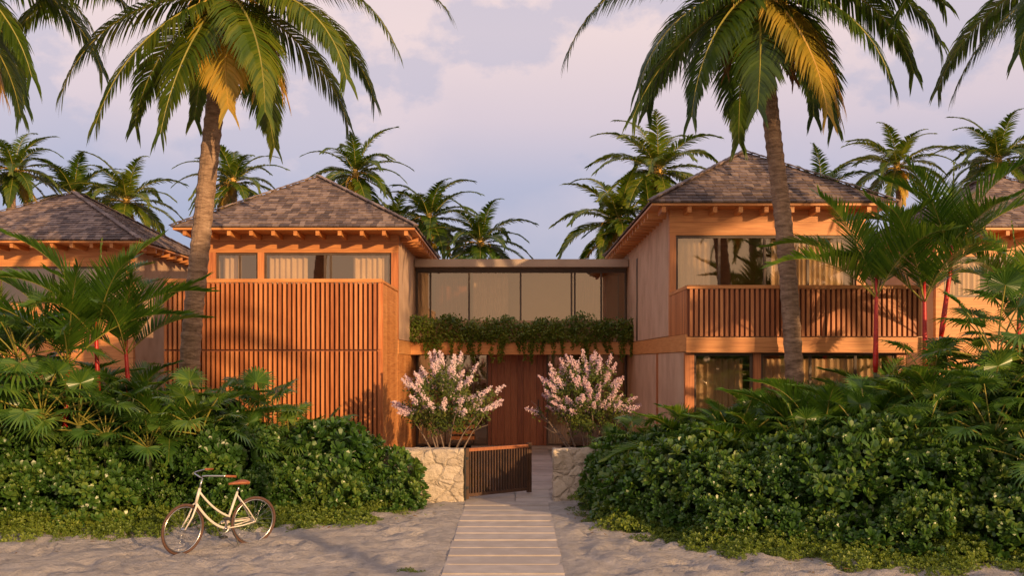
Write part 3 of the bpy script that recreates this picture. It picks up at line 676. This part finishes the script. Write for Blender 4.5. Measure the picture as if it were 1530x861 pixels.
# ---- neighbours
def neighbour(x0,x1,y0,y1):
    B=empty('wooden_villa',(0,0,0)); wl=MB();gl=MB();fr=MB();rf=MB();cu=MB(); ZE=5.98
    a,b=x0+.55,x1-.55; yw=y0+1
    wl.box(a,b,yw,yw+.15,5.35,ZE-.03,'woodh'); wl.box(a,b,yw,yw+.15,0,4.3,'woodh')
    wl.box(a,a+.2,yw-.01,yw+.14,4.3,5.35,'woodv'); wl.box(b-.2,b,yw-.01,yw+.14,4.3,5.35,'woodv')
    glazing(fr,gl,a+.2,b-.2,yw+.04,4.3,5.34,[a+1.7,a+3.2,a+4.6]); room(cu,a+.2,b-.2,yw+.2,yw+3.5,3.2,5.6)
    curtain(cu,a+.3,a+1.3,yw+.3,3.3,5.3); curtain(cu,b-1.4,b-.3,yw+.3,3.3,5.3)
    wl.box(a,a+.15,yw+.16,y1-.6,0,ZE-.03,'stucco'); wl.box(b-.15,b,yw+.16,y1-.6,0,ZE-.03,'stucco')
    wl.box(a,b,y1-.59,y1-.45,0,ZE-.03,'stucco')
    roof(rf,x0,x1,y0,y1,ZE,1.85); eaves(rf,x0,x1,y0,y1,ZE,a,b,yw)
    for n_,b_ in (('walls',wl),('window_frames',fr),('window_glass',gl),('roof',rf),('curtains_and_rooms',cu)): link(n_,b_.mesh(n_),B)
neighbour(-16.9,-10.3,26.6,34); neighbour(10.3,16.6,24,31.5)

# ---------------------------------------------------------------- bicycle
be=empty('bicycle',(-3.77,13.97,.0)); f=V((-4.52,13.25,0))-V((-3.77,13.97,0)); be.rotation_euler=(rad(-4),0,math.atan2(f.y,f.x))
def wheel(name,cx,rot=0):
    mb=MB(); n=40; Rr=.335
    mb.tube([(Rr*math.cos(2*math.pi*i/n),0,Rr*math.sin(2*math.pi*i/n)) for i in range(n)],.019,'tyre',8,closed=True)
    mb.tube([(.308*math.cos(2*math.pi*i/n),0,.308*math.sin(2*math.pi*i/n)) for i in range(n)],.010,'steel',6,closed=True)
    mb.tube([(0,-.05,0),(0,-.03,0),(0,.03,0),(0,.05,0)],[.012,.022,.022,.012],'steel',10)
    for i in range(28):
        a=2*math.pi*i/28; s=1 if i%2 else -1; a2=a+s*.9
        mb.tube([(.02*math.cos(a2),s*.028,.02*math.sin(a2)),(.305*math.cos(a),0,.305*math.sin(a))],.0014,'steel',3,False)
    return link(name,mb.mesh(name,True),be,(cx,0,.354),(0,0,rot))
wheel('rear_wheel',0); WB=1.06; wheel('front_wheel',WB,rad(14))
mb=MB()
def bz(a,b,c,n=10):
    a,b,c=V(a),V(b),V(c); return [a*(1-t)**2+b*2*t*(1-t)+c*t*t for t in [i/n for i in range(n+1)]]
BB=(.44,0,.30); ST=(.27,0,.80); HB=(.885,0,.70); HT=(.835,0,.90)
mb.tube([BB,ST],.017,'bikepaint',10); mb.tube([HB,HT],.021,'bikepaint',10)
mb.tube(bz(HB,(.66,0,.36),BB),.018,'bikepaint',10)
mb.tube(bz((.845,0,.86),(.62,0,.56),(.385,0,.46)),.015,'bikepaint',10)
for s in (1,-1):
    mb.tube([(.43,s*.03,.30),(.2,s*.055,.32),(0,s*.06,.356)],.010,'bikepaint',8)
    mb.tube([(.28,s*.015,.76),(.12,s*.05,.54),(0,s*.06,.356)],.009,'bikepaint',8)
    mb.tube([(.89,s*.0,.70),(.90,s*.05,.67),(.96,s*.055,.52),(WB,s*.055,.356)],[.014,.014,.012,.009],'bikepaint',8)
mb.tube([HT,(.825,0,.96),(.80,0,1.04)],.012,'steel',8)
mb.tube([ST,(.245,0,.88)],.012,'steel',8)
mb.tube([(.43,-.05,.30),(.45,.05,.30)],.02,'steel',10)
hb=[]
for t in [i/24 for i in range(25)]:
    y=(t-.5)*.62; a=abs(y)/.31; hb.append((.83-.02-.0+ (.05*(1-((a-.45)/.45)**2) if a<.9 else .0)-.20*max(0,a-.45)/.55, y, 1.04+.06*math.sin(min(1,a*1.6)*math.pi/2)))
mb.tube(hb,.011,'steel',8)
link('frame',mb.mesh('frame',True),be)
mb=MB()
for s in (0,-1):
    p=V(hb[s]); q=p+V((-.13,.035*(1 if s else -1),-.01)); mb.tube([p+(p-q)*.1,p,q],[.015,.017,.016],'leather',8)
sec=[(.12,.075,.93,.05),(.16,.105,.94,.055),(.21,.105,.94,.05),(.28,.06,.935,.04),(.35,.032,.93,.032),(.41,.02,.925,.02)]
b=len(mb.v); i=mb.mi('leather'); nn_=12
for (x,w,z,hh_) in sec:
    for q in range(nn_):
        a=2*math.pi*q/nn_; mb.v.append((x,w*math.cos(a),z+(hh_*.45 if math.sin(a)>0 else hh_*.8)*math.sin(a)))
for r_ in range(len(sec)-1):
    for q in range(nn_): mb.f.append((b+r_*nn_+q,b+r_*nn_+(q+1)%nn_,b+(r_+1)*nn_+(q+1)%nn_,b+(r_+1)*nn_+q)); mb.m.append(i)
mb.f.append(tuple(b+q for q in range(nn_))); mb.m.append(i); mb.f.append(tuple(b+(len(sec)-1)*nn_+q for q in range(nn_))); mb.m.append(i)
link('saddle_and_grips',mb.mesh('saddle',True),be)
mb=MB()
mb.tube([(.44,-.06,.30),(.40,-.08,.14)],.009,'steel',6); mb.tube([(.44,.06,.30),(.48,.08,.46)],.009,'steel',6)
mb.box(.35,.45,-.17,-.08,.128,.152,'black'); mb.box(.43,.53,.08,.17,.448,.472,'black')
n=24; mb.tube([(.44+.085*math.cos(2*math.pi*k/n),-.052,.30+.085*math.sin(2*math.pi*k/n)) for k in range(n)],.006,'steel',5,closed=True)
mb.tube([(.44,-.052,.385),(0,-.052,.39)],.005,'black',4); mb.tube([(.44,-.052,.215),(0,-.052,.322)],.005,'black',4)
mb.obox(V((.23,-.066,.375)),V((.24,0,-.005)),V((0,.004,0)),V((0,0,.022)),'bikepaint')
mb.tube([(.36,.03,.29),(.33,.14,.15),(.31,.20,.02)],.009,'black',6)
link('drivetrain',mb.mesh('drive',False),be)

# ---------------------------------------------------------------- world, sun, camera
w=bpy.data.worlds.new('World'); bpy.context.scene.world=w; w.use_nodes=True
nt=w.node_tree; N=nt.nodes; L=nt.links; N.clear()
tc=N.new('ShaderNodeTexCoord'); sp=N.new('ShaderNodeSeparateXYZ'); L.new(tc.outputs['Generated'],sp.inputs[0])
rp=ramp(N,[(0,(.34,.38,.54)),(.11,(.38,.42,.60)),(.18,(.50,.50,.66)),(.24,(.74,.62,.69)),(.32,(.92,.73,.72)),(1,(.50,.55,.74))]); L.new(sp.outputs['Z'],rp.inputs[0])
mp=N.new('ShaderNodeMapping'); mp.inputs['Scale'].default_value=(1,1,1.5); mp.inputs['Location'].default_value=(.3,.2,.1); L.new(tc.outputs['Generated'],mp.inputs[0])
nz=N.new('ShaderNodeTexNoise'); nz.inputs['Scale'].default_value=5.0; nz.inputs['Detail'].default_value=10; nz.inputs['Roughness'].default_value=.58; L.new(mp.outputs[0],nz.inputs['Vector'])
cr=ramp(N,[(.50,(0,0,0)),(.55,(1,1,1))]); L.new(nz.outputs['Fac'],cr.inputs[0])
mx=N.new('ShaderNodeMix'); mx.data_type='RGBA'; mx.inputs[7].default_value=(.48,.49,.65,1)
n5=N.new('ShaderNodeTexNoise'); n5.inputs['Scale'].default_value=2.6; n5.inputs['Detail'].default_value=8; L.new(mp.outputs[0],n5.inputs['Vector'])
c5=ramp(N,[(.44,(0,0,0)),(.62,(1,1,1))]); L.new(n5.outputs['Fac'],c5.inputs[0])
c6=N.new('ShaderNodeMath'); c6.operation='MULTIPLY'; c6.inputs[1].default_value=.4; L.new(c5.outputs[0],c6.inputs[0])
m5=N.new('ShaderNodeMix'); m5.data_type='RGBA'; m5.inputs[7].default_value=(.93,.74,.75,1); L.new(c6.outputs[0],m5.inputs[0]); L.new(rp.outputs[0],m5.inputs[6])
cm=N.new('ShaderNodeMath'); cm.operation='MULTIPLY'; cm.inputs[1].default_value=.5; L.new(cr.outputs[0],cm.inputs[0]); L.new(cm.outputs[0],mx.inputs[0]); L.new(m5.outputs[2],mx.inputs[6])
sd=V((math.sin(rad(SUN_AZ)),-math.cos(rad(SUN_AZ)),.1)).normalized()
vm=N.new('ShaderNodeVectorMath'); vm.operation='DOT_PRODUCT'; vm.inputs[1].default_value=sd; L.new(tc.outputs['Generated'],vm.inputs[0])
gr=ramp(N,[(.05,(0,0,0)),(.9,(1,1,1))]); L.new(vm.outputs['Value'],gr.inputs[0])
gm=N.new('ShaderNodeMath'); gm.operation='MULTIPLY'; gm.inputs[1].default_value=.85; L.new(gr.outputs[0],gm.inputs[0])
m6=N.new('ShaderNodeMix'); m6.data_type='RGBA'; m6.inputs[7].default_value=(1.2,.78,.48,1); L.new(gm.outputs[0],m6.inputs[0]); L.new(mx.outputs[2],m6.inputs[6])
bg=N.new('ShaderNodeBackground'); bg.inputs[1].default_value=.92; L.new(m6.outputs[2],bg.inputs[0])
sk=N.new('ShaderNodeTexSky'); sk.sky_type='NISHITA'; sk.sun_disc=False; sk.sun_elevation=rad(SUN_EL); sk.sun_rotation=rad(180-SUN_AZ)
b2=N.new('ShaderNodeBackground'); b2.inputs[1].default_value=.010; L.new(sk.outputs[0],b2.inputs[0])
asd=N.new('ShaderNodeAddShader'); L.new(bg.outputs[0],asd.inputs[0]); L.new(b2.outputs[0],asd.inputs[1])
o=N.new('ShaderNodeOutputWorld'); L.new(asd.outputs[0],o.inputs[0])
sl_=bpy.data.lights.new('sun','SUN'); sl_.energy=5; sl_.angle=rad(.6); sl_.color=(1,.62,.30)
so=bpy.data.objects.new('sun',sl_); bpy.context.scene.collection.objects.link(so)
tosun=V((math.sin(rad(SUN_AZ))*math.cos(rad(SUN_EL)),-math.cos(rad(SUN_AZ))*math.cos(rad(SUN_EL)),math.sin(rad(SUN_EL))))
so.rotation_euler=tosun.to_track_quat('Z','Y').to_euler()
c=bpy.data.cameras.new('camera'); co=bpy.data.objects.new('camera',c); bpy.context.scene.collection.objects.link(co)
co.location=(0,0,2.65); co.rotation_euler=(rad(90),0,0); c.sensor_width=36; c.lens=36*1450/1530; c.shift_x=-.0026; c.shift_y=.0716; c.clip_end=2000
bpy.context.scene.camera=co
bpy.context.scene.view_settings.view_transform='Standard'; bpy.context.scene.view_settings.look='None'
